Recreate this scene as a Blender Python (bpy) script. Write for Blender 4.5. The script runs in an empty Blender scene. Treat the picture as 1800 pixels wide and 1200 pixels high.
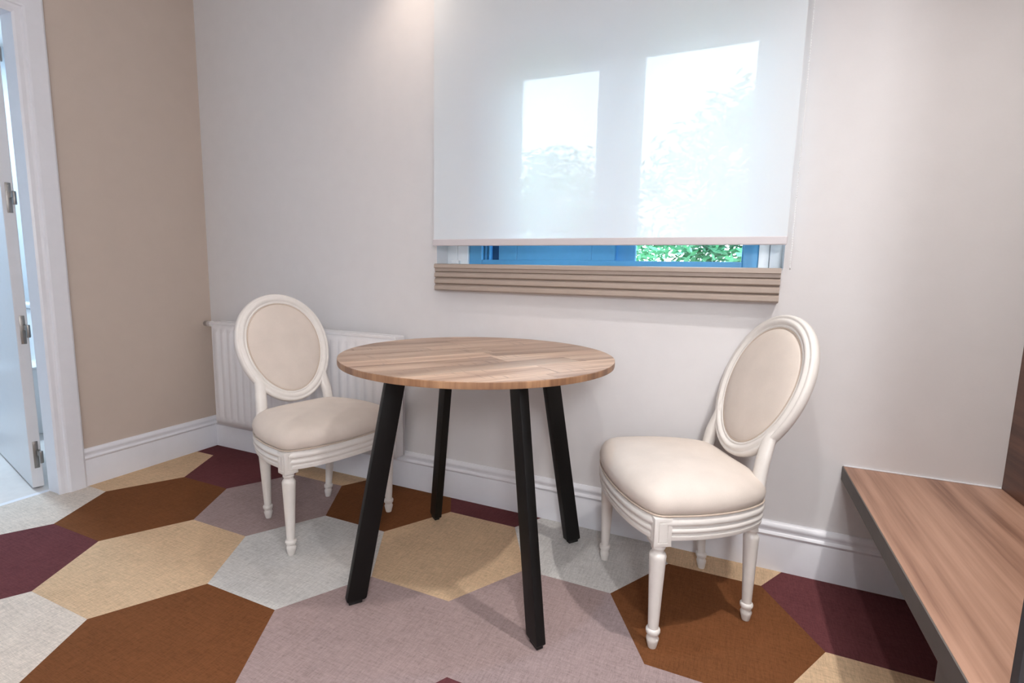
import bpy, bmesh, math, random
from mathutils import Vector, Matrix
random.seed(7)
scn = bpy.context.scene
COL = scn.collection
PI = math.pi

# ------------------------------------------------------------------ camera
CAM = Vector((2.673057, -1.901469, 1.006636))
YAW, PITCH, ROLL, FPX = 0.411622, -0.131477, 0.022027, 885.9014
cy, sy, cp, sp = math.cos(YAW), math.sin(YAW), math.cos(PITCH), math.sin(PITCH)
fwd = Vector((-sy*cp, cy*cp, sp)); rgt = Vector((cy, sy, 0)); upv = rgt.cross(fwd)
r2 = rgt*math.cos(ROLL) + upv*math.sin(ROLL); u2 = upv*math.cos(ROLL) - rgt*math.sin(ROLL)
cam = bpy.data.cameras.new('camera'); camo = bpy.data.objects.new('camera', cam); COL.objects.link(camo)
cam.sensor_width = 36; cam.lens = FPX*36/1800; cam.clip_start = 0.02; cam.clip_end = 300
M4 = Matrix((r2, u2, -fwd)).transposed().to_4x4(); M4.translation = CAM
camo.matrix_world = M4
scn.camera = camo

# ------------------------------------------------------------------ world, exposure
SKY = 4.9
w = bpy.data.worlds.new('overcast_sky'); scn.world = w; w.use_nodes = True
bg = w.node_tree.nodes['Background']; bg.inputs[0].default_value = (0.66, 0.84, 1.0, 1); bg.inputs[1].default_value = SKY
scn.view_settings.view_transform = 'Standard'; scn.view_settings.look = 'None'
scn.view_settings.exposure = 1.0; scn.view_settings.gamma = 1.0; scn.view_settings.use_curve_mapping = False
# ceiling lamps: (x, y, watts, colour, cone degrees, blend, aim point or None)
WARM = (1.0, 0.80, 0.64); NEUT = (1.0, 0.98, 0.965); COOL = (0.36, 0.68, 1.0)
LAMPS = [
    (3.27, -0.88, 50, (1.0, 0.955, 0.915), 138, 1.0, None),
    (2.60, -1.46, 24, NEUT, 140, 1.0, None),
    (1.38, -0.22, 6, WARM, 110, 0.9, None),
    (2.34, -0.66, 12, COOL, 30, 0.7, None),  # added cool spot for the bluish patch on table and right chair
    (1.00, -1.90, 2, NEUT, 150, 0.6, None),
]
CEIL = 2.45
FILL_GLOBE = (3.05, -2.5, 1.45, 28.0)      # added fill lamp, unseen behind the camera: x, y, height, watts

# ------------------------------------------------------------------ helpers
def link(name, me, mat=None, parent=None, loc=(0, 0, 0), rotz=0.0):
    o = bpy.data.objects.new(name, me); COL.objects.link(o)
    if mat is not None and me is not None and not me.materials: me.materials.append(mat)
    o.location = loc; o.rotation_euler = (0, 0, rotz)
    if parent is not None: o.parent = parent
    return o
def tag(o, label=None, cat=None, group=None, kind=None):
    if label: o['label'] = label
    if cat: o['category'] = cat
    if group: o['group'] = group
    if kind: o['kind'] = kind
    return o
def thing(name, label, cat, loc=(0, 0, 0), rotz=0.0, group=None):
    return tag(link(name, None, None, None, loc, rotz), label, cat, group)
def struct(o, label=None):
    o['kind'] = 'structure'
    if label: o['label'] = label
    return o
class MB:
    """collects shapes into one mesh"""
    def __init__(s): s.bm = bmesh.new()
    def box(s, x0, x1, y0, y1, z0, z1, bev=0.0, seg=2):
        vs = [s.bm.verts.new((x, y, z)) for z in (z0, z1) for (x, y) in ((x0, y0), (x1, y0), (x1, y1), (x0, y1))]
        fs = [(0, 3, 2, 1), (4, 5, 6, 7), (0, 1, 5, 4), (1, 2, 6, 5), (2, 3, 7, 6), (3, 0, 4, 7)]
        f = [s.bm.faces.new([vs[i] for i in q]) for q in fs]
        if bev:
            ed = set(e for q in f for e in q.edges)
            bmesh.ops.bevel(s.bm, geom=list(ed), offset=bev, segments=seg, profile=0.5, affect='EDGES')
        return s
    def prism(s, poly, z0, z1):
        a = [s.bm.verts.new((x, y, z0)) for x, y in poly]; b = [s.bm.verts.new((x, y, z1)) for x, y in poly]
        n = len(poly)
        s.bm.faces.new(a[::-1]); s.bm.faces.new(b)
        for i in range(n): s.bm.faces.new((a[i], a[(i+1) % n], b[(i+1) % n], b[i]))
        return s
    def grid(s, rows, close_u=True, close_v=False, cap0=False, cap1=False):
        """rows: list of rings (each list of points)"""
        R = [[s.bm.verts.new(p) for p in r] for r in rows]
        n = len(R[0]); m = len(R)
        for j in range(m if close_v else m-1):
            A, B = R[j], R[(j+1) % m]
            for i in range(n if close_u else n-1):
                s.bm.faces.new((A[i], A[(i+1) % n], B[(i+1) % n], B[i]))
        if cap0: s.bm.faces.new(R[0][::-1])
        if cap1: s.bm.faces.new(R[-1])
        return s
    def lathe(s, prof, seg=20, c=(0, 0), tilt=(0, 0)):
        """prof: list of (radius, z); tilt = xy shift per metre of height"""
        rows = []
        for r, z in prof:
            rows.append([(c[0]+tilt[0]*z + r*math.cos(2*PI*i/seg), c[1]+tilt[1]*z + r*math.sin(2*PI*i/seg), z) for i in range(seg)])
        return s.grid(rows, cap0=True, cap1=True)
    def tube(s, pts, rad, seg=10, flat=None):
        """round (or elliptical) tube along a polyline; rad number or list"""
        P = [Vector(p) for p in pts]; rows = []
        for i, p in enumerate(P):
            t = (P[min(i+1, len(P)-1)] - P[max(i-1, 0)]).normalized()
            a = Vector((0, 1, 0)) if abs(t.y) < 0.9 else Vector((1, 0, 0))
            u = a - t*a.dot(t); u.normalize(); v = t.cross(u)
            r = rad[i] if isinstance(rad, (list, tuple)) else rad
            ru, rv = (r if not isinstance(r, tuple) else r[0]), (r if not isinstance(r, tuple) else r[1])
            rows.append([p + u*(ru*math.cos(2*PI*k/seg)) + v*(rv*math.sin(2*PI*k/seg)) for k in range(seg)])
        return s.grid(rows, cap0=True, cap1=True)
    def extrude(s, prof, axis, a, b):
        """closed profile swept along an axis; prof gives the two other coordinates in xyz order"""
        def P(q, t):
            return {'x': (t, q[0], q[1]), 'y': (q[0], t, q[1]), 'z': (q[0], q[1], t)}[axis]
        return s.grid([[P(q, a) for q in prof], [P(q, b) for q in prof]], cap0=True, cap1=True)
    def mesh(s, name, smooth=None):
        bmesh.ops.remove_doubles(s.bm, verts=s.bm.verts, dist=1e-6)
        bmesh.ops.recalc_face_normals(s.bm, faces=s.bm.faces)
        me = bpy.data.meshes.new(name); s.bm.to_mesh(me); s.bm.free()
        if smooth:
            for p in me.polygons: p.use_smooth = True
            me.set_sharp_from_angle(angle=math.radians(smooth))
        return me
    def obj(s, name, mat, parent=None, smooth=None, loc=(0, 0, 0), rotz=0.0):
        return link(name, s.mesh(name, smooth), mat, parent, loc, rotz)

# ------------------------------------------------------------------ materials
def lin(c):
    return tuple(((v/255)/12.92 if v/255 <= 0.04045 else (((v/255)+0.055)/1.055)**2.4) for v in c)
def new_mat(name):
    m = bpy.data.materials.new(name); m.use_nodes = True
    nt = m.node_tree; b = nt.nodes['Principled BSDF']
    return m, nt, b
def noise(nt, vec, scale, detail=3, rough=0.5):
    n = nt.nodes.new('ShaderNodeTexNoise'); n.inputs['Scale'].default_value = scale
    n.inputs['Detail'].default_value = detail; n.inputs['Roughness'].default_value = rough
    if vec is not None: nt.links.new(vec, n.inputs['Vector'])
    return n.outputs['Fac']
def mapping(nt, kind='Object', scale=(1, 1, 1), rot=(0, 0, 0)):
    tc = nt.nodes.new('ShaderNodeTexCoord'); mp = nt.nodes.new('ShaderNodeMapping')
    nt.links.new(tc.outputs[kind], mp.inputs['Vector']); mp.inputs['Scale'].default_value = scale; mp.inputs['Rotation'].default_value = rot
    return mp.outputs['Vector']
def ramp(nt, fac, stops):
    r = nt.nodes.new('ShaderNodeValToRGB'); e = r.color_ramp.elements
    while len(e) < len(stops): e.new(0.5)
    for i, (p, c) in enumerate(stops): e[i].position = p; e[i].color = (*c, 1)
    nt.links.new(fac, r.inputs['Fac']); return r.outputs['Color']
def bump(nt, b, h, dist=0.001, strength=0.5):
    n = nt.nodes.new('ShaderNodeBump'); n.inputs['Distance'].default_value = dist; n.inputs['Strength'].default_value = strength
    nt.links.new(h, n.inputs['Height']); nt.links.new(n.outputs['Normal'], b.inputs['Normal'])
def math_(nt, op, a, b=None):
    n = nt.nodes.new('ShaderNodeMath'); n.operation = op
    for i, v in enumerate((a, b)):
        if v is None: continue
        if isinstance(v, (int, float)): n.inputs[i].default_value = v
        else: nt.links.new(v, n.inputs[i])
    return n.outputs[0]
def mixc(nt, fac, a, b, mode='MIX'):
    n = nt.nodes.new('ShaderNodeMix'); n.data_type = 'RGBA'; n.blend_type = mode
    for key, v in (('Factor', fac), ('A', a), ('B', b)):
        sock = [s for s in n.inputs if s.name == key and (s.type == ('VALUE' if key == 'Factor' else 'RGBA'))][0]
        if isinstance(v, (int, float)): sock.default_value = v
        elif isinstance(v, tuple): sock.default_value = (*v, 1)
        else: nt.links.new(v, sock)
    return [o for o in n.outputs if o.type == 'RGBA'][0]
def paint(name, rgb, rough=0.5, var=0.03, bumpd=0.0, scale=30, spec=0.5, metal=0.0):
    m, nt, b = new_mat(name); c = lin(rgb)
    v = mapping(nt); f = noise(nt, v, scale, 4)
    col = ramp(nt, f, [(0.3, tuple(x*(1-var) for x in c)), (0.7, tuple(min(1, x*(1+var)) for x in c))])
    nt.links.new(col, b.inputs['Base Color']); b.inputs['Roughness'].default_value = rough
    b.inputs['Specular IOR Level'].default_value = spec; b.inputs['Metallic'].default_value = metal
    if bumpd: bump(nt, b, noise(nt, v, scale*8, 3), bumpd)
    return m
def carpet(name, rgb):
    m, nt, b = new_mat(name); c = lin(rgb)
    v1 = mapping(nt, 'Object', (60, 700, 1)); v2 = mapping(nt, 'Object', (700, 60, 1)); v3 = mapping(nt, 'Object', (9, 9, 1))
    v4 = mapping(nt, 'Object', (14, 160, 1)); v5 = mapping(nt, 'Object', (160, 14, 1))
    a = noise(nt, v1, 1, 2); d = noise(nt, v2, 1, 2); e = noise(nt, v3, 1, 3)
    g = math_(nt, 'ADD', noise(nt, v4, 1, 2), noise(nt, v5, 1, 2))
    s = math_(nt, 'ADD', math_(nt, 'MULTIPLY', math_(nt, 'ADD', a, d), 0.28), math_(nt, 'ADD', math_(nt, 'MULTIPLY', e, 0.10), math_(nt, 'MULTIPLY', g, 0.17)))
    col = ramp(nt, s, [(0.36, tuple(x*0.66 for x in c)), (0.5, c), (0.64, tuple(min(1, x*1.32) for x in c))])
    nt.links.new(col, b.inputs['Base Color']); b.inputs['Roughness'].default_value = 0.95
    b.inputs['Specular IOR Level'].default_value = 0.1
    bump(nt, b, math_(nt, 'ADD', a, d), 0.0012, 0.5)
    return m
def wood(name, dark, mid, light, axis='y', rough=0.4, rnd=False, spec=0.5, scale=1.0, marks=False):
    m, nt, b = new_mat(name)
    sc = {'y': (17, 0.55, 17), 'x': (1.1, 14, 14), 'z': (14, 14, 1.1)}[axis]
    tc = nt.nodes.new('ShaderNodeTexCoord'); vec = tc.outputs['Object']
    if rnd:
        oi = nt.nodes.new('ShaderNodeObjectInfo'); cx = nt.nodes.new('ShaderNodeCombineXYZ')
        k = math_(nt, 'MULTIPLY', oi.outputs['Random'], 37.0)
        for i in range(3): nt.links.new(k, cx.inputs[i])
        ad = nt.nodes.new('ShaderNodeVectorMath'); ad.operation = 'ADD'
        nt.links.new(vec, ad.inputs[0]); nt.links.new(cx.outputs[0], ad.inputs[1]); vec = ad.outputs[0]
    def mp(s):
        q = nt.nodes.new('ShaderNodeMapping'); nt.links.new(vec, q.inputs['Vector']); q.inputs['Scale'].default_value = s; return q.outputs['Vector']
    f1 = noise(nt, mp(tuple(v*scale for v in sc)), 1, 5, 0.6)
    f2 = noise(nt, mp(tuple(v*scale*6 for v in sc)), 1, 3, 0.6)
    s = math_(nt, 'ADD', math_(nt, 'MULTIPLY', f1, 0.72), math_(nt, 'MULTIPLY', f2, 0.28))
    col = ramp(nt, s, [(0.34, lin(dark)), (0.5, lin(mid)), (0.66, lin(light))])
    if rnd:
        t = math_(nt, 'ADD', math_(nt, 'MULTIPLY', oi.outputs['Random'], 0.42), 0.74)
        cm = nt.nodes.new('ShaderNodeCombineColor')
        for i, kk in enumerate((1.0, 1.0, 1.0)): nt.links.new(math_(nt, 'MULTIPLY', t, kk), cm.inputs[i])
        col = mixc(nt, 1.0, col, cm.outputs[0], 'MULTIPLY')
    if marks:   # saw marks across the grain and small dark knots printed in the laminate
        sm = {'x': (90, 7, 9), 'y': (7, 90, 9), 'z': (7, 9, 90)}[axis]
        f3 = noise(nt, mp(sm), 1, 2, 0.5); f4 = noise(nt, mp((5, 5, 5)), 1, 2)
        k = math_(nt, 'MULTIPLY', ramp_val(nt, f3, 0.60, 0.68), ramp_val(nt, f4, 0.52, 0.62))
        col = mixc(nt, math_(nt, 'MULTIPLY', k, 0.55), col, lin((96, 72, 58)))
    nt.links.new(col, b.inputs['Base Color']); b.inputs['Roughness'].default_value = rough
    b.inputs['Specular IOR Level'].default_value = spec
    bump(nt, b, s, 0.0006, 0.3)
    return m
def ramp_val(nt, f, a, b_):
    n = nt.nodes.new('ShaderNodeMapRange'); n.inputs['From Min'].default_value = a; n.inputs['From Max'].default_value = b_
    nt.links.new(f, n.inputs['Value']); return n.outputs['Result']
def fabric(name, rgb, scale=900):
    m, nt, b = new_mat(name); c = lin(rgb)
    v = mapping(nt, 'Object', (1, 1, 1)); f = noise(nt, v, scale, 2); g = noise(nt, v, 12, 3)
    s = math_(nt, 'ADD', math_(nt, 'MULTIPLY', f, 0.5), math_(nt, 'MULTIPLY', g, 0.5))
    nt.links.new(ramp(nt, s, [(0.35, tuple(x*0.93 for x in c)), (0.65, tuple(min(1, x*1.05) for x in c))]), b.inputs['Base Color'])
    b.inputs['Roughness'].default_value = 0.9; b.inputs['Specular IOR Level'].default_value = 0.15
    b.inputs['Sheen Weight'].default_value = 0.15
    bump(nt, b, f, 0.0004, 0.4)
    return m
def emit(name, rgb, s):
    m, nt, b = new_mat(name); b.inputs['Base Color'].default_value = (*rgb, 1)
    b.inputs['Emission Color'].default_value = (*rgb, 1); b.inputs['Emission Strength'].default_value = s; return m

M = {}
M['wall'] = paint('light_grey_wall_paint', (224, 222, 223), 0.75, 0.012, 0.0004, 14, 0.25)
M['taupe'] = paint('taupe_wall_paint', (206, 191, 179), 0.75, 0.012, 0.0004, 14, 0.25)
M['ceil'] = paint('white_ceiling_paint', (235, 233, 230), 0.85, 0.01)
M['trim'] = paint('white_trim_paint', (235, 236, 242), 0.35, 0.01)
M['radiator'] = paint('white_radiator_enamel', (233, 231, 233), 0.35, 0.01)
M['chairwood'] = paint('ivory_chair_lacquer', (230, 225, 220), 0.32, 0.02, 0.0002, 40)
M['cushion'] = fabric('cream_linen_upholstery', (218, 206, 196))
M['welt'] = fabric('cream_welt_fabric', (203, 186, 171))
M['black'] = paint('black_powder_coat', (13, 12, 12), 0.5, 0.08, 0.0003, 200, 0.3)
M['glide'] = paint('black_plastic_glide', (24, 23, 23), 0.6)
M['plank'] = wood('reclaimed_oak_laminate', (132, 100, 80), (186, 154, 130), (216, 188, 164), 'x', 0.42, True, 0.8, 1.0, True)
M['tabledge'] = wood('oak_edge_band', (104, 74, 54), (146, 108, 80), (178, 138, 104), 'z', 0.45)
M['bench'] = wood('walnut_bench_laminate', (122, 88, 72), (164, 127, 107), (186, 148, 127), 'y', 0.42, False, 0.4, 0.9)
M['walnut'] = wood('dark_walnut_panel', (74, 48, 38), (100, 68, 54), (120, 84, 66), 'y', 0.4, False, 0.4, 0.9)
M['edge'] = paint('dark_grey_bench_edge', (96, 90, 86), 0.6, 0.05)
M['charcoal'] = paint('charcoal_wardrobe_board', (58, 58, 62), 0.6, 0.06)
M['sill'] = paint('taupe_sill_paint', (172, 157, 146), 0.5, 0.015)
M['winframe'] = paint('daylight_tinted_aluminium', (92, 164, 212), 0.4, 0.03)  # anthracite frames; the blue of daylight is put into the colour
M['windark'] = paint('daylight_tinted_infill', (34, 76, 110), 0.5, 0.03)  # darker infill, with the same daylight blue painted in
M['winwhite'] = paint('white_window_profile', (232, 236, 240), 0.35, 0.01)
M['steel'] = paint('brushed_steel', (150, 146, 142), 0.35, 0.05, 0, 60, 0.5, 0.9)
M['doorpaint'] = paint('white_door_lacquer', (224, 222, 224), 0.3, 0.01)
M['tilewhite'] = paint('pale_bathroom_tile', (214, 220, 226), 0.2, 0.02)
M['tilefloor'] = paint('pale_bathroom_floor', (222, 216, 212), 0.3, 0.03)
M['ceramic'] = paint('white_ceramic', (240, 242, 245), 0.1, 0.0)
M['leaf'] = paint('leaf_green', (80, 146, 104), 0.6, 0.45, 0, 3)
M['bark'] = paint('tree_bark', (96, 80, 66), 0.9, 0.3)
M['grass'] = paint('lawn_green', (92, 120, 76), 0.9, 0.3, 0, 3)
M['sub'] = paint('grey_screed', (150, 140, 132), 0.9)
M['lampring'] = paint('white_lamp_ring', (240, 240, 240), 0.4)
M['bar'] = paint('blind_bar_paint', (206, 200, 203), 0.4, 0.01)
M['chain'] = paint('white_bead_plastic', (238, 238, 238), 0.3)
C_BURG, C_BROWN, C_BEIGE, C_CREAM, C_GREY, C_MAUVE = 'burgundy', 'brown', 'beige', 'cream', 'grey', 'mauve'
CARPET = {C_BURG: carpet('burgundy_carpet', (104, 60, 63)), C_BROWN: carpet('rust_brown_carpet', (117, 74, 45)),
          C_BEIGE: carpet('sand_carpet', (208, 179, 147)), C_CREAM: carpet('cream_carpet', (214, 203, 192)),
          C_GREY: carpet('pale_grey_carpet', (205, 203, 200)), C_MAUVE: carpet('mauve_carpet', (163, 143, 141))}
# screen fabric of the blind: woven threads with open gaps
def blind_mat():
    m, nt, b = new_mat('white_screen_fabric'); out = nt.nodes['Material Output']; nt.nodes.remove(b)
    d = nt.nodes.new('ShaderNodeBsdfDiffuse'); d.inputs[0].default_value = (0.955, 0.97, 0.985, 1)
    t = nt.nodes.new('ShaderNodeBsdfTranslucent'); t.inputs[0].default_value = (0.84, 0.93, 0.98, 1)
    p = nt.nodes.new('ShaderNodeBsdfTransparent')
    v = mapping(nt, 'Object', (1, 1, 1)); f = noise(nt, v, 3, 2)
    m1 = nt.nodes.new('ShaderNodeMixShader'); m1.inputs[0].default_value = 0.30
    m2 = nt.nodes.new('ShaderNodeMixShader'); nt.links.new(math_(nt, 'ADD', math_(nt, 'MULTIPLY', f, 0.02), 0.205), m2.inputs[0])
    nt.links.new(d.outputs[0], m1.inputs[1]); nt.links.new(t.outputs[0], m1.inputs[2])
    nt.links.new(m1.outputs[0], m2.inputs[1]); nt.links.new(p.outputs[0], m2.inputs[2]); nt.links.new(m2.outputs[0], out.inputs['Surface'])
    return m
M['blind'] = blind_mat()
def glass_mat():
    m, nt, b = new_mat('window_glass'); out = nt.nodes['Material Output']; nt.nodes.remove(b)
    g = nt.nodes.new('ShaderNodeBsdfGlossy'); g.inputs['Roughness'].default_value = 0.02
    p = nt.nodes.new('ShaderNodeBsdfTransparent'); fr = nt.nodes.new('ShaderNodeFresnel'); fr.inputs[0].default_value = 1.45
    m2 = nt.nodes.new('ShaderNodeMixShader'); nt.links.new(fr.outputs[0], m2.inputs[0])
    nt.links.new(p.outputs[0], m2.inputs[1]); nt.links.new(g.outputs[0], m2.inputs[2]); nt.links.new(m2.outputs[0], out.inputs['Surface'])
    return m
M['glass'] = glass_mat()

# ------------------------------------------------------------------ room shell
XR, YF = 3.47, -3.6                       # right wall, wall behind the camera
OX0, OX1, OZ0, OZ1 = 1.478, 2.815, 1.045, 1.93   # window opening
DY0, DY1, DZ = -1.56, -0.755, 1.985               # door opening in the left wall
mb = MB()
mb.box(-0.15, OX0, 0, 0.25, -0.05, CEIL); mb.box(OX1, XR+0.15, 0, 0.25, -0.05, CEIL)
mb.box(OX0, OX1, 0, 0.25, -0.05, OZ0); mb.box(OX0, OX1, 0, 0.25, OZ1, CEIL)
struct(mb.obj('wall_back', M['wall']), 'light grey painted wall with the window')
mb = MB()
mb.box(-0.078, 0, DY1+0.02, 0, -0.05, CEIL); mb.box(-0.078, 0, YF, DY0-0.02, -0.05, CEIL); mb.box(-0.078, 0, DY0-0.02, DY1+0.02, DZ+0.02, CEIL)
struct(mb.obj('wall_left', M['taupe']), 'taupe painted wall with the bathroom doorway')
struct(MB().box(XR, XR+0.15, YF, 0, -0.05, CEIL).obj('wall_right', M['wall']))
struct(MB().box(-0.15, XR+0.15, YF-0.15, YF, -0.05, CEIL).obj('wall_front', M['wall']))
struct(MB().box(-0.15, XR+0.15, YF-0.15, 0.25, CEIL, CEIL+0.1).obj('ceiling', M['ceil']))
floor = struct(MB().box(-0.0, XR, YF, 0, -0.06, -0.004).obj('floor', M['sub']), 'carpet of large hexagonal tiles in six colours')
# floor under the doorway
# hexagonal carpet tiles
HR, HX, HY = 0.29749, 0.89113, -0.90873
CODE = {(0, 0): C_BEIGE, (-1, 0): C_BROWN, (-1, -1): C_BURG, (-1, 1): C_BURG, (-2, 0): C_CREAM, (-2, 1): C_BEIGE, (-2, 2): C_BURG,
        (0, -1): C_CREAM, (0, 1): C_MAUVE, (0, 2): C_BEIGE, (1, -1): C_BROWN, (1, 0): C_GREY, (1, 1): C_BROWN, (2, 0): C_MAUVE,
        (2, 1): C_BEIGE, (2, 2): C_BURG, (3, 0): C_MAUVE, (3, 1): C_GREY, (3, -1): C_BURG, (4, 0): C_MAUVE, (4, 1): C_BROWN,
        (4, 2): C_BEIGE, (5, 1): C_BURG, (5, 0): C_BEIGE, (-1, -2): C_GREY, (2, -1): C_BEIGE}
def clip(poly, ax, v, keep_less):
    out = []
    for i in range(len(poly)):
        a, b = poly[i], poly[(i+1) % len(poly)]
        ia = (a[ax] <= v) if keep_less else (a[ax] >= v); ib = (b[ax] <= v) if keep_less else (b[ax] >= v)
        if ia: out.append(a)
        if ia != ib:
            t = (v-a[ax])/(b[ax]-a[ax]); out.append((a[0]+t*(b[0]-a[0]), a[1]+t*(b[1]-a[1])))
    return out
def tile_mesh(poly):
    g = 0.0; cx_ = sum(p[0] for p in poly)/len(poly); cy_ = sum(p[1] for p in poly)/len(poly)
    def ins(d): return [(p[0]+(cx_-p[0])*d/max(0.05, math.hypot(p[0]-cx_, p[1]-cy_)), p[1]+(cy_-p[1])*d/max(0.05, math.hypot(p[0]-cx_, p[1]-cy_))) for p in poly]
    q0, q1 = ins(g), ins(g+0.00015)
    return MB().grid([[(x, y, -0.004) for x, y in q0], [(x, y, -0.001) for x, y in q0], [(x, y, 0.0) for x, y in q1]], cap0=True, cap1=True).mesh('carpet_tile')
full = {}
rc = random.Random(3)
for k in range(-4, 8):
    for j in range(-7, 5):
        hx = HX + 1.5*HR*k; hy = HY + (j + 0.5*(k % 2))*math.sqrt(3)*HR
        poly = [(hx+HR*math.cos(t*PI/3), hy+HR*math.sin(t*PI/3)) for t in range(6)]
        cl = poly
        in_door = DY0 < hy < DY1 + 0.4
        for ax, v, less in ((0, XR, True), (1, 0.0, True), (1, YF, False)):
            cl = clip(cl, ax, v, less)
            if len(cl) < 3: break
        if len(cl) < 3: continue
        # left limit: the wall, or the threshold inside the doorway
        pieces = [clip(cl, 0, 0.0, False)]
        d = clip(clip(cl, 0, 0.0, True), 0, -0.075, False) if len(cl) >= 3 else []
        if len(d) >= 3: d = clip(clip(d, 1, DY0, False), 1, DY1, True) if len(clip(d, 1, DY0, False)) >= 3 else []
        if len(d) >= 3: pieces.append(d)
        colr = CODE.get((k, j)) or rc.choice([C_BURG, C_BROWN, C_BEIGE, C_CREAM, C_GREY, C_MAUVE])
        for pc in pieces:
            if len(pc) < 3: continue
            ar = abs(sum(pc[i][0]*pc[(i+1) % len(pc)][1]-pc[(i+1) % len(pc)][0]*pc[i][1] for i in range(len(pc))))/2
            if ar < 2e-4: continue
            whole = pc is pieces[0] and abs(ar - 1.5*math.sqrt(3)*HR*HR) < 1e-4
            if whole:
                if colr not in full:
                    full[colr] = tile_mesh([(x-hx, y-hy) for x, y in pc]); full[colr].materials.append(CARPET[colr])
                link('carpet_tile', full[colr], None, floor, (hx, hy, 0))
            else:
                link('carpet_tile', tile_mesh([(x-hx, y-hy) for x, y in pc]), CARPET[colr], floor, (hx, hy, 0))

# baseboards: flat board with a beaded top
BB = [(0, 0), (0.016, 0), (0.016, 0.118), (0.0145, 0.122), (0.018, 0.127), (0.0205, 0.132), (0.018, 0.138), (0.0135, 0.141), (0.0125, 0.148),
      (0.0155, 0.153), (0.0165, 0.159), (0.0145, 0.165), (0.009, 0.169), (0.006, 0.173), (0, 0.174)]
mb = MB(); mb.extrude([(-a, z) for a, z in BB], 'x', 0.0, XR)
struct(mb.obj('baseboard_back', M['trim'], smooth=40), 'white beaded skirting board below the window')
mb = MB(); mb.extrude([(a, z) for a, z in BB], 'y', -0.668, 0.0)
struct(mb.obj('baseboard_left', M['trim'], smooth=40), 'white beaded skirting board beside the doorway')
mb = MB(); mb.extrude([(a, z) for a, z in BB], 'y', YF, DY0-0.1)
struct(mb.obj('baseboard_left', M['trim'], smooth=40))

# ------------------------------------------------------------------ doorway with open door
door = struct(link('door_1', None), 'white door standing open into the bathroom')
JX = -0.082
mb = MB()      # lining of the opening
mb.box(JX, 0.004, DY1-0.0, DY1+0.02, 0, DZ+0.02); mb.box(JX, 0.004, DY0-0.02, DY0, 0, DZ+0.02); mb.box(JX, 0.004, DY0, DY1, DZ-0.0, DZ+0.02)
mb.obj('door_lining', M['trim'], door)
# casing profile: (distance from the opening, thickness)
CP = [(-0.004, 0), (-0.004, 0.010), (0.004, 0.014), (0.018, 0.0145), (0.026, 0.017), (0.030, 0.022), (0.036, 0.024), (0.090, 0.024), (0.097, 0.020), (0.098, 0)]
def casing(mat):
    mb = MB(); path = [(DY1, 0, 1, 0), (DY1, DZ, 1, 1), (DY0, DZ, -1, 1), (DY0, 0, -1, 0)]
    mb.grid([[(t, y+ey*o, z+ez*o) for o, t in CP] for y, z, ey, ez in path], cap0=True, cap1=True)
    return mb
casing(0).obj('casing', M['trim'], door)
mb = MB().box(-0.10, -0.073, DY0, DY1, -0.05, 0.001)
mb.obj('threshold', M['trim'], door)
# the leaf turned 103 degrees on its hinges
ang = math.atan2(0.131, -0.584)
leaf = link('door_leaf', MB().box(0, 0.76, -0.04, 0.0, 0.006, DZ-0.005, 0.0025).mesh('door_leaf'), M['doorpaint'], door, (-0.158, -0.780, 0), ang)
def hinge():
    mb = MB(); mb.box(-0.0025, 0.0, -0.031, -0.013, -0.062, 0.062, 0.001)          # plate on the edge of the leaf
    mb.box(-0.044, -0.001, -0.036, -0.024, 0.0, 0.022, 0.001)
    mb.lathe([(0.0065, -0.030), (0.0078, -0.026), (0.0078, 0.021), (0.0065, 0.025)], 12, (-0.046, -0.031))
    for z in (-0.050, -0.012, 0.050): mb.box(-0.0035, -0.002, -0.0245, -0.0195, z-0.0025, z+0.0025)
    return mb.mesh('hinge', 40)
hm = hinge(); hm.materials.append(M['steel'])
for z in (1.846, 1.282, 0.722, 0.157): link('hinge', hm, None, leaf, (0, 0, z))
mb = MB(); mb.lathe([(0.025, 0), (0.025, 0.008)], 20)     # rosettes and lever of the handle at the free edge
me = mb.mesh('handle_rosette', 40)
mb = MB()
for s, y in ((-1, -0.04), (1, 0.0)):
    yy = y + s*0.05
    mb.tube([(0.70, y, 1.0), (0.70, yy, 1.0)], 0.008, 10); mb.tube([(0.705, yy, 1.0), (0.58, yy, 1.0)], 0.008, 10)
mb.obj('lever_handle', M['steel'], leaf, 40)
bpy.data.meshes.remove(me)

# ------------------------------------------------------------------ bathroom behind the door
BX0, BY0, BY1 = -1.95, -2.3, 0.1
struct(MB().box(BX0, -0.10, BY0, BY1, -0.06, -0.002).obj('floor_bathroom', M['tilefloor']), 'pale tiled bathroom floor')
struct(MB().box(BX0-0.1, BX0, BY0, BY1, -0.06, CEIL).obj('wall_bathroom_far', M['tilewhite']))
struct(MB().box(BX0-0.1, -0.08, BY1, BY1+0.1, -0.06, CEIL).obj('wall_bathroom_back', M['tilewhite']))
struct(MB().box(BX0-0.1, -0.08, BY0-0.1, BY0, -0.06, CEIL).obj('wall_bathroom_front', M['tilewhite']))
struct(MB().box(BX0-0.1, -0.08, BY0-0.1, BY1+0.1, CEIL, CEIL+0.1).obj('ceiling_bathroom', M['ceil']))
toilet = thing('toilet', 'white ceramic toilet glimpsed through the gap behind the open door', 'toilet', (-1.2, -0.12, 0))
MB().box(-0.19, 0.19, -0.16, 0.20, 0.40, 0.74, 0.02, 3).obj('cistern', M['ceramic'], toilet, 40)
MB().box(-0.20, 0.20, -0.17, 0.205, 0.74, 0.775, 0.012, 3).obj('cistern_lid', M['ceramic'], toilet, 40)
mb = MB()
def bowl_ring(z, sx, syy, cyy): return [(sx*math.cos(2*PI*i/28), cyy+syy*math.sin(2*PI*i/28), z) for i in range(28)]
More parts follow.
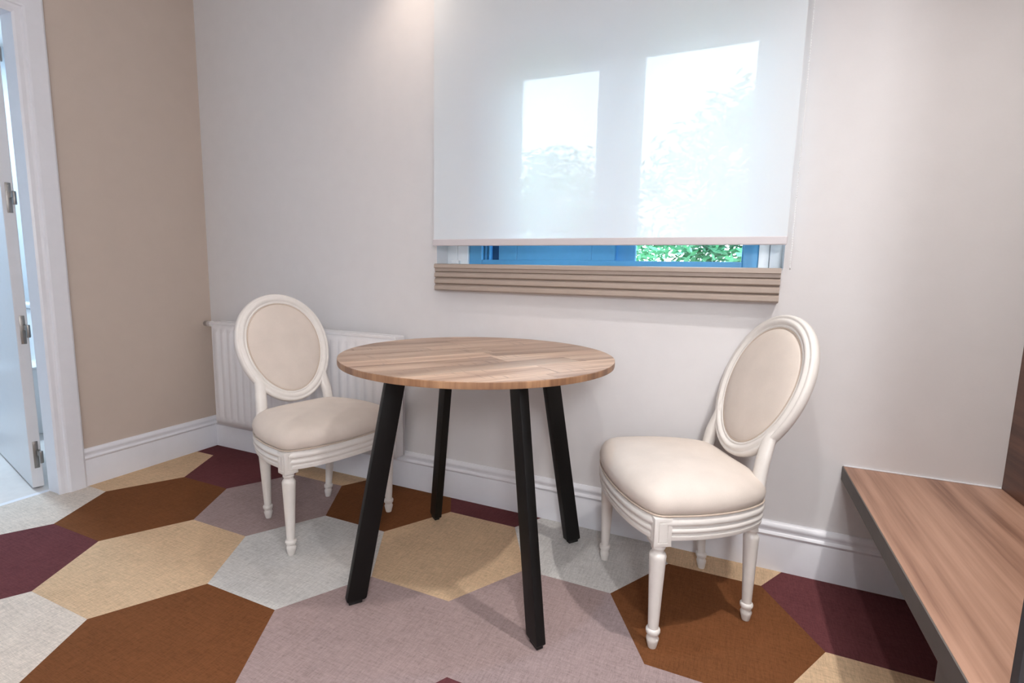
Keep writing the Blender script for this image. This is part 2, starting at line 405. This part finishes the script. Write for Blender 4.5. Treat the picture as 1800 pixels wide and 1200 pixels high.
mb.grid([bowl_ring(0.0, 0.12, 0.20, -0.18), bowl_ring(0.15, 0.11, 0.19, -0.2), bowl_ring(0.30, 0.16, 0.24, -0.27), bowl_ring(0.40, 0.19, 0.27, -0.30)], cap0=True, cap1=True)
mb.obj('bowl', M['ceramic'], toilet, 50)
mb = MB(); mb.grid([bowl_ring(0.402, 0.195, 0.275, -0.30), bowl_ring(0.415, 0.20, 0.28, -0.30), bowl_ring(0.425, 0.18, 0.26, -0.30)], cap0=True, cap1=True)
mb.obj('seat_lid', M['ceramic'], toilet, 50)

# ------------------------------------------------------------------ window
win = struct(link('window_1', None), 'anthracite sliding window tinted daylight blue behind the white roller blind')
def frame(mbx, x0, x1, z0, z1, wl, wr, wb, wt, y0, y1, bev=0.003):
    mbx.box(x0, x0+wl, y0, y1, z0, z1, bev); mbx.box(x1-wr, x1, y0, y1, z0, z1, bev)
    mbx.box(x0+wl, x1-wr, y0, y1, z0, z0+wb, bev); mbx.box(x0+wl, x1-wr, y0, y1, z1-wt, z1, bev); return mbx
mb = MB(); mb.box(OX0, 1.530, 0.088, 0.20, OZ0, OZ1, 0.002); mb.box(1.5315, 1.583, 0.088, 0.20, OZ0, OZ1, 0.002)
mb.box(2.742, 2.775, 0.088, 0.20, OZ0, OZ1, 0.002); mb.box(2.7765, OX1, 0.088, 0.20, OZ0, OZ1, 0.002)
mb.obj('side_profile', M['winwhite'], win)
mb = MB(); mb.box(1.505, 1.548, 0.070, 0.088, OZ0+0.004, OZ0+0.02, 0.004)
mb.obj('stop_block', M['winwhite'], win)
WZ1 = OZ1
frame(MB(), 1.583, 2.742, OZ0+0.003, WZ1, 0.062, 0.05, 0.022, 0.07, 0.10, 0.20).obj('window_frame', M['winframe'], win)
# outer fixed light on the right, inner sliding sash on the left
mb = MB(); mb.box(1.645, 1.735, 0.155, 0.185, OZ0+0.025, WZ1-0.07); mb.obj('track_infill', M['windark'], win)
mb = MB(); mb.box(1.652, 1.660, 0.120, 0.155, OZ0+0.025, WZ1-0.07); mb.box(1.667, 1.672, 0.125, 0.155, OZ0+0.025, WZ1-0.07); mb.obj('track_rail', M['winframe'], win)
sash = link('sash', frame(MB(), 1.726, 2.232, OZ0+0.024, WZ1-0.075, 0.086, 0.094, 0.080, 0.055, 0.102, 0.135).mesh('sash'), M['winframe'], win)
MB().box(1.812, 2.138, 0.116, 0.120, OZ0+0.10, WZ1-0.13).obj('pane', M['glass'], sash)
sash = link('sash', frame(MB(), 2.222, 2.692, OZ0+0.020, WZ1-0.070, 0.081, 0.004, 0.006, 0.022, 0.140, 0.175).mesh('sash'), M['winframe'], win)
MB().box(2.303, 2.690, 0.155, 0.159, OZ0+0.026, WZ1-0.09).obj('pane', M['glass'], sash)
# moulded sill board: five bands
def sill_prof():
    P = [(0.0, 1.044), (-0.052, 1.047), (-0.058, 1.044), (-0.060, 1.030), (-0.052, 1.028), (-0.052, 1.016), (-0.044, 1.013)]
    for z1, z0 in ((1.010, 0.990), (0.984, 0.963), (0.957, 0.936)):
        P += [(-0.050, z1), (-0.0555, z1-0.004), (-0.0555, z0+0.004), (-0.050, z0), (-0.043, z0-0.001)]
    P += [(-0.03, 0.933), (0.0, 0.933)]
    return P
sl = struct(MB().extrude(sill_prof(), 'x', 1.500, 2.806).obj('trim_1', M['sill'], smooth=30), 'taupe moulded sill board of stacked bands under the window')
struct(MB().box(OX0, OX1, 0.0, 0.10, OZ0-0.002, OZ0+0.0015).obj('trim_2', M['winwhite']), 'white inner window ledge')

# ------------------------------------------------------------------ roller blind
bl = thing('roller_blind', 'white translucent roller blind drawn almost down over the window', 'blind', (0, 0, 0))
BX0_, BX1_, BYB = 1.498, 2.815, -0.060
mb = MB(); mb.box(BX0_+0.002, BX1_-0.002, BYB-0.0004, BYB+0.0004, 1.140, 2.245); mb.obj('fabric', M['blind'], bl)
MB().box(BX0_, BX1_, BYB-0.007, BYB+0.007, 1.120, 1.147, 0.003).obj('bottom_bar', M['bar'], bl)
mb = MB(); n = 20
mb.grid([[(x, BYB+0.022+0.024*math.cos(2*PI*i/n), 2.248+0.024*math.sin(2*PI*i/n)) for i in range(n)] for x in (BX0_, BX1_)], cap0=True, cap1=True)
mb.obj('roller', M['trim'], bl, 40)
for x in (BX0_-0.012, BX1_+0.004): MB().box(x, x+0.008, -0.075, 0.0, 2.21, 2.29, 0.002).obj('bracket', M['trim'], bl)
def chain_mesh():
    mb = MB(); x0 = 2.829
    for yy, ph in ((-0.066, 0.0), (-0.040, 0.003)):
        z = 1.048
        while z < 2.24:
            x = x0 + (0.0025 if yy > -0.05 else 0)
            mb.grid([[(x+0.0021*math.cos(a)*s, yy+0.0021*math.sin(a)*s, z+ph+0.0021*c) for a in (0, PI/3, 2*PI/3, PI, 4*PI/3, 5*PI/3)] for s, c in ((0.4, -0.92), (1.0, 0.0), (0.4, 0.92))], cap0=True, cap1=True)
            z += 0.0075
        mb.box(x-0.0005, x+0.0005, yy-0.0005, yy+0.0005, 1.048, 2.24)
    mb.tube([(x0, -0.066, 1.05), (x0+0.001, -0.060, 1.043), (x0+0.001, -0.046, 1.043), (x0+0.0025, -0.040, 1.05)], 0.0018, 6)
    return mb
chain_mesh().obj('bead_chain', M['chain'], bl, 60)

# ------------------------------------------------------------------ radiator
rad = thing('radiator', 'white ribbed panel radiator on the wall behind the left chair', 'radiator', (0.13, 0, 0))
RW, RZ0, RZ1, RY0, RY1 = 1.195, 0.165, 0.725, -0.100, -0.030
def rad_panel(y, s):
    """pressed steel sheet with vertical channels; s = +1 front, -1 back"""
    xs = [0.0, 0.012]; ds = [0.0, 0.0]
    pitch = 0.050; nrib = int((RW-0.03)/pitch); x = 0.015
    for i in range(nrib):
        for q, dd in ((0.10, 0), (0.28, 1), (0.72, 1), (0.90, 0)):
            xs.append(x+pitch*q); ds.append(dd)
        x += pitch
    xs += [RW-0.012, RW]; ds += [0, 0]
    zs = [(RZ0, 0), (RZ0+0.035, 0), (RZ0+0.055, 1), (RZ1-0.06, 1), (RZ1-0.042, 0), (RZ1-0.012, 0)]
    mb = MB(); mb.grid([[(xx, y-s*0.009*dd*zz, z) for xx, dd in zip(xs, ds)] for z, zz in zs], close_u=False)
    return mb
front = rad_panel(RY0+0.009, 1).obj('front_panel', M['radiator'], rad, 30)
sol = front.modifiers.new('thickness', 'SOLIDIFY'); sol.thickness = 0.0015; sol.offset = 1
MB().box(0.0, RW, RY1-0.012, RY1-0.004, RZ0, RZ1-0.014, 0.002).obj('rear_panel', M['radiator'], rad)
for x in (0.0, RW-0.003): MB().box(x, x+0.003, RY0+0.006, RY1, RZ0+0.004, RZ1-0.002, 0.001).obj('side_cover', M['radiator'], rad)
mb = MB(); mb.box(0.003, RW-0.003, RY0+0.006, RY0+0.014, RZ1-0.013, RZ1, 0.002); mb.box(0.003, RW-0.003, RY1-0.010, RY1-0.002, RZ1-0.013, RZ1, 0.002)
x = 0.01
while x < RW-0.02: mb.box(x, x+0.004, RY0+0.012, RY1-0.006, RZ1-0.012, RZ1-0.007); x += 0.016
mb.obj('top_grille', M['radiator'], rad)
mb = MB()
x = 0.02
while x < RW-0.02:
    mb.box(x, x+0.001, RY0+0.012, RY1-0.014, RZ0+0.03, RZ1-0.03); x += 0.012
mb.obj('convector_fins', M['radiator'], rad)
v = MB()
def xtube(mb, x0, x1, y, z, r, n=14, r1=None):
    r1 = r if r1 is None else r1
    mb.grid([[(xx, y+rr*math.cos(2*PI*i/n), z+rr*math.sin(2*PI*i/n)) for i in range(n)] for xx, rr in ((x0, r), (x1, r1))], cap0=True, cap1=True)
xtube(v, -0.034, 0.002, -0.064, 0.708, 0.007)
val = v.obj('valve', M['steel'], rad, 40)
v = MB(); xtube(v, -0.084, -0.032, -0.064, 0.708, 0.0150, 8, 0.0165); xtube(v, -0.094, -0.084, -0.064, 0.708, 0.010, 8, 0.0150)
v.obj('valve_knob', M['radiator'], val, 30)
v = MB(); v.tube([(-0.012, -0.064, 0.192), (-0.03, -0.064, 0.192), (-0.045, -0.055, 0.192), (-0.05, -0.02, 0.192)], 0.0085, 10); v.obj('pipe', M['radiator'], rad, 40)
for xx in (0.12, RW-0.14): MB().box(xx, xx+0.03, RY1-0.006, -0.001, 0.18, 0.66, 0.001).obj('wall_bracket', M['radiator'], rad)

# ------------------------------------------------------------------ round table
TX, TY, TR, TZ = 1.92518, -0.45909, 0.43615, 0.75
table = thing('round_table', 'round table with a planked light oak top on four splayed black legs', 'table', (TX, TY, 0))
n = 128
top = link('tabletop', MB().grid([[(r*math.cos(2*PI*i/n), r*math.sin(2*PI*i/n), z) for i in range(n)] for r, z in
      ((TR-0.004, TZ-0.020), (TR-0.0008, TZ-0.019), (TR, TZ-0.016), (TR, TZ-0.0022), (TR-0.001, TZ-0.0012))], cap0=True, cap1=True).mesh('tabletop', 40), M['tabledge'], table)
PA = math.radians(55)                    # direction of the planks
rt = random.Random(11)
yv = -TR; strips = []
for wdt in (0.062, 0.118, 0.086, 0.104, 0.082, 0.112, 0.090, 0.108, 0.094, 0.2):
    strips.append((yv, min(TR, yv+wdt))); yv += wdt
    if yv >= TR: break
def strip_poly(a, b, x0, x1):
    """part of the disc with a<y<b, x0<x<x1"""
    R_ = TR-0.0006; P = []
    circ = [(R_*math.cos(2*PI*i/256), R_*math.sin(2*PI*i/256)) for i in range(256)]
    P = clip(circ, 1, a, False)
    for ax, vv, less in ((1, b, True), (0, x0, False), (0, x1, True)):
        if len(P) < 3: return []
        P = clip(P, ax, vv, less)
    return P
for si, (a, b) in enumerate(strips):
    cut = rt.uniform(-0.2, 0.25)
    for x0, x1 in ((-1, cut-0.0003), (cut+0.0003, 1)):
        P = strip_poly(a+0.0003, b-0.0003, x0, x1)
        if len(P) < 3: continue
        Q = []
        for q in P:
            if not Q or math.hypot(q[0]-Q[-1][0], q[1]-Q[-1][1]) > 1e-4: Q.append(q)
        link('plank', MB().prism(Q, TZ-0.0012, TZ).mesh('plank'), M['plank'], top, (0, 0, 0), PA)
LA0, LR0, LSL = 4.050306, 0.40475, 0.19
def leg_mesh():
    mb = MB(); wr, wt = 0.030, 0.0145
    rows = []
    for z, k in ((0.010, 0.80), (0.016, 1.0), (TZ-0.020, 1.0)):
        r = LR0 - LSL*z
        rows.append([(r-wr*k, -wt*k, z), (r+wr*k, -wt*k, z), (r+wr*k, wt*k, z), (r-wr*k, wt*k, z)])
    mb.grid(rows, cap0=True, cap1=True)
    ed = [e for e in mb.bm.edges if abs(e.verts[0].co.z-e.verts[1].co.z) > 0.2]
    bmesh.ops.bevel(mb.bm, geom=ed, offset=0.0025, segments=2, profile=0.5, affect='EDGES')
    return mb.mesh('leg', 30)
lm_ = leg_mesh(); lm_.materials.append(M['black'])
gm = MB(); gm.box(LR0-0.020, LR0+0.020, -0.010, 0.010, 0.0, 0.0105, 0.001); gm = gm.mesh('glide'); gm.materials.append(M['glide'])
for k in range(4):
    lg = link('leg', lm_, None, table, (0, 0, 0), LA0+k*PI/2); link('glide', gm, None, lg)
fm = MB()
for k in range(4):
    a = LA0+k*PI/2; u = (math.cos(a), math.sin(a)); t = (-u[1], u[0]); ri, ro = 0.02, 0.29
    fm.prism([(u[0]*r+t[0]*s, u[1]*r+t[1]*s) for r, s in ((ri, -0.02), (ro, -0.02), (ro, 0.02), (ri, 0.02))], TZ-0.026-0.0001*k, TZ-0.0195)
fm.obj('mounting_plate', M['black'], table)

# ------------------------------------------------------------------ medallion chairs
def catmull(pts, per=8):
    out = []; n_ = len(pts)
    for i in range(n_):
        p0, p1, p2, p3 = (Vector(pts[(i+k) % n_]) for k in (-1, 0, 1, 2))
        for q in range(per):
            t = q/per
            out.append(0.5*((2*p1)+(p2-p0)*t+(2*p0-5*p1+4*p2-p3)*t*t+(3*p1-p0-3*p2+p3)*t**3))
    return out
def offset(P, d):
    n_ = len(P); out = []
    for i in range(n_):
        t = (P[(i+1) % n_]-P[i-1]); nrm = Vector((t.y, -t.x)).normalized(); out.append(P[i]+nrm*d)
    return out
half = [(0.012, 0.172), (0.10, 0.214), (0.20, 0.232), (0.285, 0.232), (0.338, 0.221), (0.368, 0.160), (0.383, 0.080)]
OUT = catmull([(-0.012, 0.0)] + [(-0.012, -0.11)] + [(x, -y) for x, y in half] + [(0.387, 0.0)] + [(x, y) for x, y in half[::-1]] + [(-0.012, 0.11)], 8)
TH, XB, ZC, EA, EB, EG = 0.3621, -0.0711, 0.685, 0.156, 0.192, 0.08
UPL = Vector((-math.sin(TH), 0, math.cos(TH))); NL = Vector((math.cos(TH), 0, math.sin(TH))); OL = Vector((XB, 0, ZC))
def egg(t): return Vector((EA*math.cos(t)*(1+EG*math.sin(t)), EB*math.sin(t)))
def eggn(t):
    d = egg(t+0.001)-egg(t-0.001); return Vector((d.y, -d.x)).normalized()
def onback(w_, h_, d_): return OL + Vector((0, w_, 0)) + UPL*h_ + NL*d_
NE = 72
def back_ring(off, dep, scl=1.0):
    return [onback(*((egg(2*PI*i/NE)*scl + eggn(2*PI*i/NE)*off)), dep) for i in range(NE)]
def chair_parts():
    parts = []
    # seat rail with ridges
    prof = [(0.000, 0.318), (0.004, 0.319), (0.006, 0.326), (0.006, 0.331), (0.002, 0.334), (0.002, 0.337), (0.007, 0.340), (0.0095, 0.346), (0.007, 0.352),
            (0.003, 0.354), (0.003, 0.358), (0.009, 0.361), (0.011, 0.368), (0.009, 0.376), (0.004, 0.380), (0.002, 0.388), (-0.030, 0.388), (-0.030, 0.318)]
    mb = MB(); mb.grid([[(p.x, p.y, z) for p in offset(OUT, o)] for o, z in prof], close_v=True)
    parts.append(('seat_rail', mb.mesh('seat_rail', 50), 'chairwood'))
    # seat cushion
    c0 = Vector((0.185, 0.0)); rows = []
    for o, s, z in ((-0.004, 1, 0.386), (0.004, 1, 0.390), (0.009, 1, 0.400), (0.011, 1, 0.413), (0.008, 1, 0.427), (0.0, 1, 0.440), (0.0, 0.95, 0.4505), (0.0, 0.88, 0.459),
                    (0.0, 0.76, 0.467), (0.0, 0.58, 0.4735), (0.0, 0.36, 0.4765), (0.0, 0.15, 0.478)):
        rows.append([(c0.x+(p.x-c0.x)*s, c0.y+(p.y-c0.y)*s, z) for p in offset(OUT, o)])
    mb = MB(); mb.grid(rows, cap0=True, cap1=True); parts.append(('seat_cushion', mb.mesh('seat_cushion', 80), 'cushion'))
    mb = MB(); ring = offset(OUT, 0.0075)
    mb.grid([[(p.x+(0.0026*math.cos(q))*((p-c0).normalized().x), p.y+(0.0026*math.cos(q))*((p-c0).normalized().y), 0.3885+0.0026*math.sin(q)) for p in ring] for q in (0, PI/3, 2*PI/3, PI, 4*PI/3, 5*PI/3)], close_v=True)
    parts.append(('seat_piping', mb.mesh('seat_piping', 80), 'welt'))
    # front legs: turned, with square blocks
    lp = [(0.0115, 0), (0.0125, 0.003), (0.0160, 0.020), (0.0175, 0.027), (0.0150, 0.033), (0.0145, 0.038), (0.0180, 0.042), (0.0195, 0.048), (0.0195, 0.053), (0.0180, 0.056),
          (0.0142, 0.058), (0.0150, 0.080), (0.0185, 0.170), (0.0225, 0.262), (0.0230, 0.270), (0.0205, 0.277), (0.0165, 0.281), (0.0155, 0.286), (0.0175, 0.290), (0.0195, 0.294), (0.0180, 0.299), (0.0150, 0.302), (0.0150, 0.310)]
    for s in (-1, 1):
        mb = MB(); mb.lathe(lp, 24, (0.326, s*0.216)); parts.append(('front_leg', mb.mesh('front_leg', 40), 'chairwood'))
        mb = MB(); mb.box(0.301, 0.350, s*0.216-0.0245, s*0.216+0.0245, 0.304, 0.384, 0.002)
        big = [f for f in mb.bm.faces if f.calc_area() > 0.0015 and abs(f.normal.z) < 0.5]
        for f in big:
            r = bmesh.ops.inset_individual(mb.bm, faces=[f], thickness=0.013, depth=0)
            r = bmesh.ops.inset_individual(mb.bm, faces=[f], thickness=0.002, depth=-0.002)
            r = bmesh.ops.inset_individual(mb.bm, faces=[f], thickness=0.002, depth=0.0022)
        parts.append(('leg_block', mb.mesh('leg_block', 30), 'chairwood'))
        # rear legs
        rp = [(r*0.95, z) for r, z in lp[:-2]] + [(0.0180, 0.305), (0.0185, 0.33), (0.0175, 0.36)]
        mb = MB(); mb.lathe(rp, 24, (0.0, s*0.135), (0.05, s*0.045)); parts.append(('rear_leg', mb.mesh('rear_leg', 40), 'chairwood'))
        # stile running up into the medallion frame
        tj = -0.62; e = egg(tj)+eggn(tj)*0.018
        p1 = onback(s*e.x, e.y, -0.002); tj2 = -0.30; e2 = egg(tj2)+eggn(tj2)*0.022; p2 = onback(s*e2.x, e2.y, -0.004)
        path = [(0.012, s*0.152, 0.325), (0.009, s*0.150, 0.40), (0.003, s*0.146, 0.45), (-0.006, s*0.1425, 0.50), tuple(p1), tuple(p2)]
        rads = [(0.020, 0.019), (0.021, 0.019), (0.0215, 0.0185), (0.0225, 0.018), (0.021, 0.0165), (0.010, 0.011)]
        mb = MB(); mb.tube(catmull_open(path, 5), lerp_list(rads, 5), 12); parts.append(('back_stile', mb.mesh('back_stile', 60), 'chairwood'))
    # oval frame
    fp = [(-0.003, -0.016), (-0.003, 0.004), (0.000, 0.008), (0.004, 0.0085), (0.006, 0.0065), (0.008, 0.0075), (0.0115, 0.0125), (0.017, 0.0150), (0.0225, 0.0135), (0.026, 0.0085),
          (0.0285, 0.0085), (0.032, 0.0105), (0.036, 0.0090), (0.0395, 0.004), (0.0405, -0.004), (0.039, -0.014), (0.034, -0.018), (0.010, -0.019)]
    mb = MB(); mb.grid([back_ring(o, d) for o, d in fp], close_v=True); parts.append(('medallion_frame', mb.mesh('medallion_frame', 60), 'chairwood'))
    # padded oval, front and back
    rows = [back_ring(0, -0.012, 0.99), back_ring(0, 0.0, 0.990), back_ring(0, 0.0045, 0.975), back_ring(0, 0.0090, 0.93), back_ring(0, 0.0135, 0.84), back_ring(0, 0.0175, 0.70), back_ring(0, 0.0205, 0.5), back_ring(0, 0.0222, 0.28), back_ring(0, 0.0227, 0.1)]
    mb = MB(); mb.grid(rows, cap1=True); parts.append(('back_cushion', mb.mesh('back_cushion', 80), 'cushion'))
    mb = MB(); mb.grid([back_ring(0, -0.012, 0.99), back_ring(0, -0.020, 0.97), back_ring(0, -0.026, 0.7), back_ring(0, -0.028, 0.2)], cap1=True); parts.append(('rear_upholstery', mb.mesh('rear_upholstery', 80), 'cushion'))
    mb = MB(); pr = [(0.0028*math.cos(q), 0.0045+0.0028*math.sin(q)) for q in (0, PI/3, 2*PI/3, PI, 4*PI/3, 5*PI/3)]
    mb.grid([back_ring(-0.0045+o, d) for o, d in pr], close_v=True); parts.append(('back_piping', mb.mesh('back_piping', 80), 'welt'))
    return parts
def catmull_open(pts, per):
    P = [Vector(p) for p in pts]; P = [2*P[0]-P[1]] + P + [2*P[-1]-P[-2]]; out = []
    for i in range(1, len(P)-2):
        p0, p1, p2, p3 = P[i-1:i+3]
        for q in range(per):
            t = q/per; out.append(0.5*((2*p1)+(p2-p0)*t+(2*p0-5*p1+4*p2-p3)*t*t+(3*p1-p0-3*p2+p3)*t**3))
    out.append(P[-2]); return out
def lerp_list(R_, per):
    out = []
    for a, b in zip(R_[:-1], R_[1:]):
        for q in range(per):
            t = q/per; out.append((a[0]+(b[0]-a[0])*t, a[1]+(b[1]-a[1])*t))
    out.append(R_[-1]); return out
PARTS = chair_parts()
for nm, me, mt in PARTS: me.materials.append(M[mt])
for label, loc, rz in (('ivory medallion-back chair with cream upholstery in front of the radiator', (1.0276, -0.3760, 0), -0.2473),
                       ('ivory medallion-back chair with cream upholstery between the round table and the wooden bench', (2.7053, -0.2243, 0), 3.6786)):
    ch = thing('medallion_chair', label, 'chair', loc, rz, 'medallion chairs at the round table')
    for nm, me, mt in PARTS: link(nm, me, None, ch)

# ------------------------------------------------------------------ bench, panel and wardrobe side on the right
bench = thing('luggage_bench', 'low wooden bench with walnut-grain top and dark edge against the right wall', 'bench', (3.04, 0, 0))
BZ = 0.407
MB().box(0.003, XR-3.04-0.001, -1.75, -0.001, BZ-0.045, BZ, 0.001).obj('bench_top', M['bench'], bench)
MB().box(0.0, 0.003, -1.75, -0.001, BZ-0.045, BZ-0.0006).obj('edge_strip', M['edge'], bench)
MB().box(0.002, 0.022, -1.70, -0.871, 0.0, BZ-0.045, 0.001).obj('front_panel', M['edge'], bench)
MB().box(0.022, XR-3.04-0.001, -0.889, -0.871, 0.0, BZ-0.045, 0.001).obj('side_panel', M['edge'], bench)
MB().box(0.003, 0.402, -0.005, -0.0005, BZ+0.0002, BZ+0.0035, 0.0005).obj('sealant_bead', M['trim'], bench)
pan = MB().box(3.443, XR-0.0005, -0.96, -0.0008, BZ+0.0006, 2.30, 0.001).obj('wall_panel', M['walnut'])
tag(pan, 'dark walnut panel standing on the bench against the right wall', 'panel')
wr = MB().box(3.080, 3.440, -1.02, -1.0, BZ+0.0005, 2.30, 0.001)
ws = wr.obj('wardrobe_side', M['charcoal']); tag(ws, 'charcoal board rising from the bench at the right edge', 'wardrobe')

# ------------------------------------------------------------------ ceiling lamps
lampm = emit('lamp_diffuser', (1.0, 0.93, 0.85), 6.0)
where = ['above the bench', 'in the middle of the ceiling', 'close to the wall beside the blind', 'added to cool the table and right chair', 'near the doorway']
def downlight(i, x, y, watts, col, cone, blend):
    t = thing('recessed_downlight', 'round white recessed ceiling downlight ' + where[i], 'lamp', (x, y, CEIL), 0, 'recessed ceiling downlights')
    mb = MB(); n_ = 28
    mb.grid([[(r*math.cos(2*PI*k/n_), r*math.sin(2*PI*k/n_), z) for k in range(n_)] for r, z in ((0.034, -0.001), (0.036, -0.006), (0.046, -0.006), (0.049, -0.0005))], close_v=True)
    mb.obj('lamp_ring', M['lampring'], t, 40)
    mb = MB(); mb.lathe([(0.034, -0.003), (0.034, -0.001)], 24); mb.obj('diffuser', lampm, t)
    L = bpy.data.lights.new('downlight_beam', 'SPOT'); L.energy = watts; L.color = col; L.spot_size = math.radians(cone); L.spot_blend = blend; L.shadow_soft_size = 0.03
    lo = bpy.data.objects.new('downlight_beam', L); COL.objects.link(lo); lo.parent = t; lo.location = (0, 0, -0.012)
for i, (x, y, wt_, c_, cone, blend, aim) in enumerate(LAMPS): downlight(i, x, y, wt_, c_, cone, blend)
gl = thing('fill_lamp', 'added fill lamp, a glowing globe on a pole out of view behind the camera', 'lamp', (FILL_GLOBE[0], FILL_GLOBE[1], 0))  # added to lift the walls and furniture fronts
mb = MB(); mb.lathe([(0.14, 0.0), (0.14, 0.012), (0.02, 0.024), (0.012, 0.03)], 32); mb.obj('base', M['steel'], gl, 30)
mb = MB(); mb.tube([(0, 0, 0.024), (0, 0, FILL_GLOBE[2]-0.145)], 0.010, 12); mb.obj('pole', M['steel'], gl, 40)
mb = MB(); mb.lathe([(0.15*math.sin(PI*i/16)+0.001, FILL_GLOBE[2]-0.15*math.cos(PI*i/16)) for i in range(17)], 28)
mb.obj('fill_lamp_globe', emit('fill_globe_glow', (0.95, 0.97, 1.0), FILL_GLOBE[3]/(4*PI*PI*0.15*0.15)), gl, 60)
# bathroom lamp: flat round ceiling light
bt = thing('bathroom_ceiling_lamp', 'flat round ceiling lamp in the bathroom', 'lamp', (-1.38, -0.62, CEIL))
mb = MB(); mb.lathe([(0.15, -0.05), (0.16, -0.03), (0.16, 0.0)], 32); mb.obj('lamp_shade', emit('bathroom_diffuser', (0.72, 0.87, 1.0), 3.0), bt, 40)
L = bpy.data.lights.new('bathroom_light', 'AREA'); L.shape = 'DISK'; L.size = 0.3; L.energy = 22; L.color = (0.62, 0.82, 1.0)
lo = bpy.data.objects.new('bathroom_light', L); COL.objects.link(lo); lo.parent = bt; lo.location = (0, 0, -0.06)

# ------------------------------------------------------------------ garden outside the window
struct(MB().box(-30, 40, 0.26, 60, -1.2, -1.1).obj('ground', M['grass']), 'lawn outside the window')
def tree(label, base, crown_c, crown_r, count, leaf_s, seed):
    rr = random.Random(seed); t = thing('garden_tree', label, 'tree', base, 0, 'trees outside the window')
    verts, faces = [], []
    cx_, cy_, cz_ = (crown_c[i]-base[i] for i in range(3))
    # clumps of leaves through the crown
    clumps = []
    for _ in range(count//60):
        while True:
            p = [rr.uniform(-1, 1) for _ in range(3)]
            if sum(q*q for q in p) <= 1: break
        clumps.append((cx_+p[0]*crown_r[0], cy_+p[1]*crown_r[1], cz_+p[2]*crown_r[2]))
    for c in clumps:
        for _ in range(60):
            q = [rr.gauss(0, 1)*0.14*max(crown_r)/1.5 for _ in range(3)]
            o = Vector((c[0]+q[0], c[1]+q[1], c[2]+q[2]*0.7))
            a = Vector((rr.uniform(-1, 1), rr.uniform(-1, 1), rr.uniform(-0.6, 0.3))).normalized(); b_ = a.cross(Vector((rr.uniform(-1, 1), rr.uniform(-1, 1), rr.uniform(-1, 1)))).normalized()
            l_ = leaf_s*rr.uniform(0.7, 1.4); k = len(verts)
            verts += [o-a*l_, o+b_*l_*0.28, o+a*l_, o-b_*l_*0.28]; faces.append((k, k+1, k+2, k+3))
    me = bpy.data.meshes.new('foliage'); me.from_pydata([tuple(v_) for v_ in verts], [], faces); me.update()
    fo = link('foliage', me, M['leaf'], t); fo['kind'] = 'stuff'
    mb = MB(); mb.tube([(0, 0, 0), (0.03, 0, cz_*0.5), (cx_, cy_, cz_+crown_r[2]*0.4)], [0.14, 0.11, 0.03], 10); mb.obj('trunk', M['bark'], t, 60)
tree('tall green tree outside behind the right window pane', (3.5, 5.6, -1.1), (3.45, 5.6, 1.55), (2.1, 1.0, 2.1), 18000, 0.09, 1)
tree('lower green tree outside behind the left window pane', (-0.9, 8.6, -1.1), (-0.9, 8.6, 1.45), (2.1, 1.0, 2.1), 16000, 0.09, 2)
tree('leafy shrub outside low behind the right window pane', (2.55, 2.6, -1.1), (2.55, 2.6, 0.42), (0.8, 0.45, 0.55), 8000, 0.05, 3)
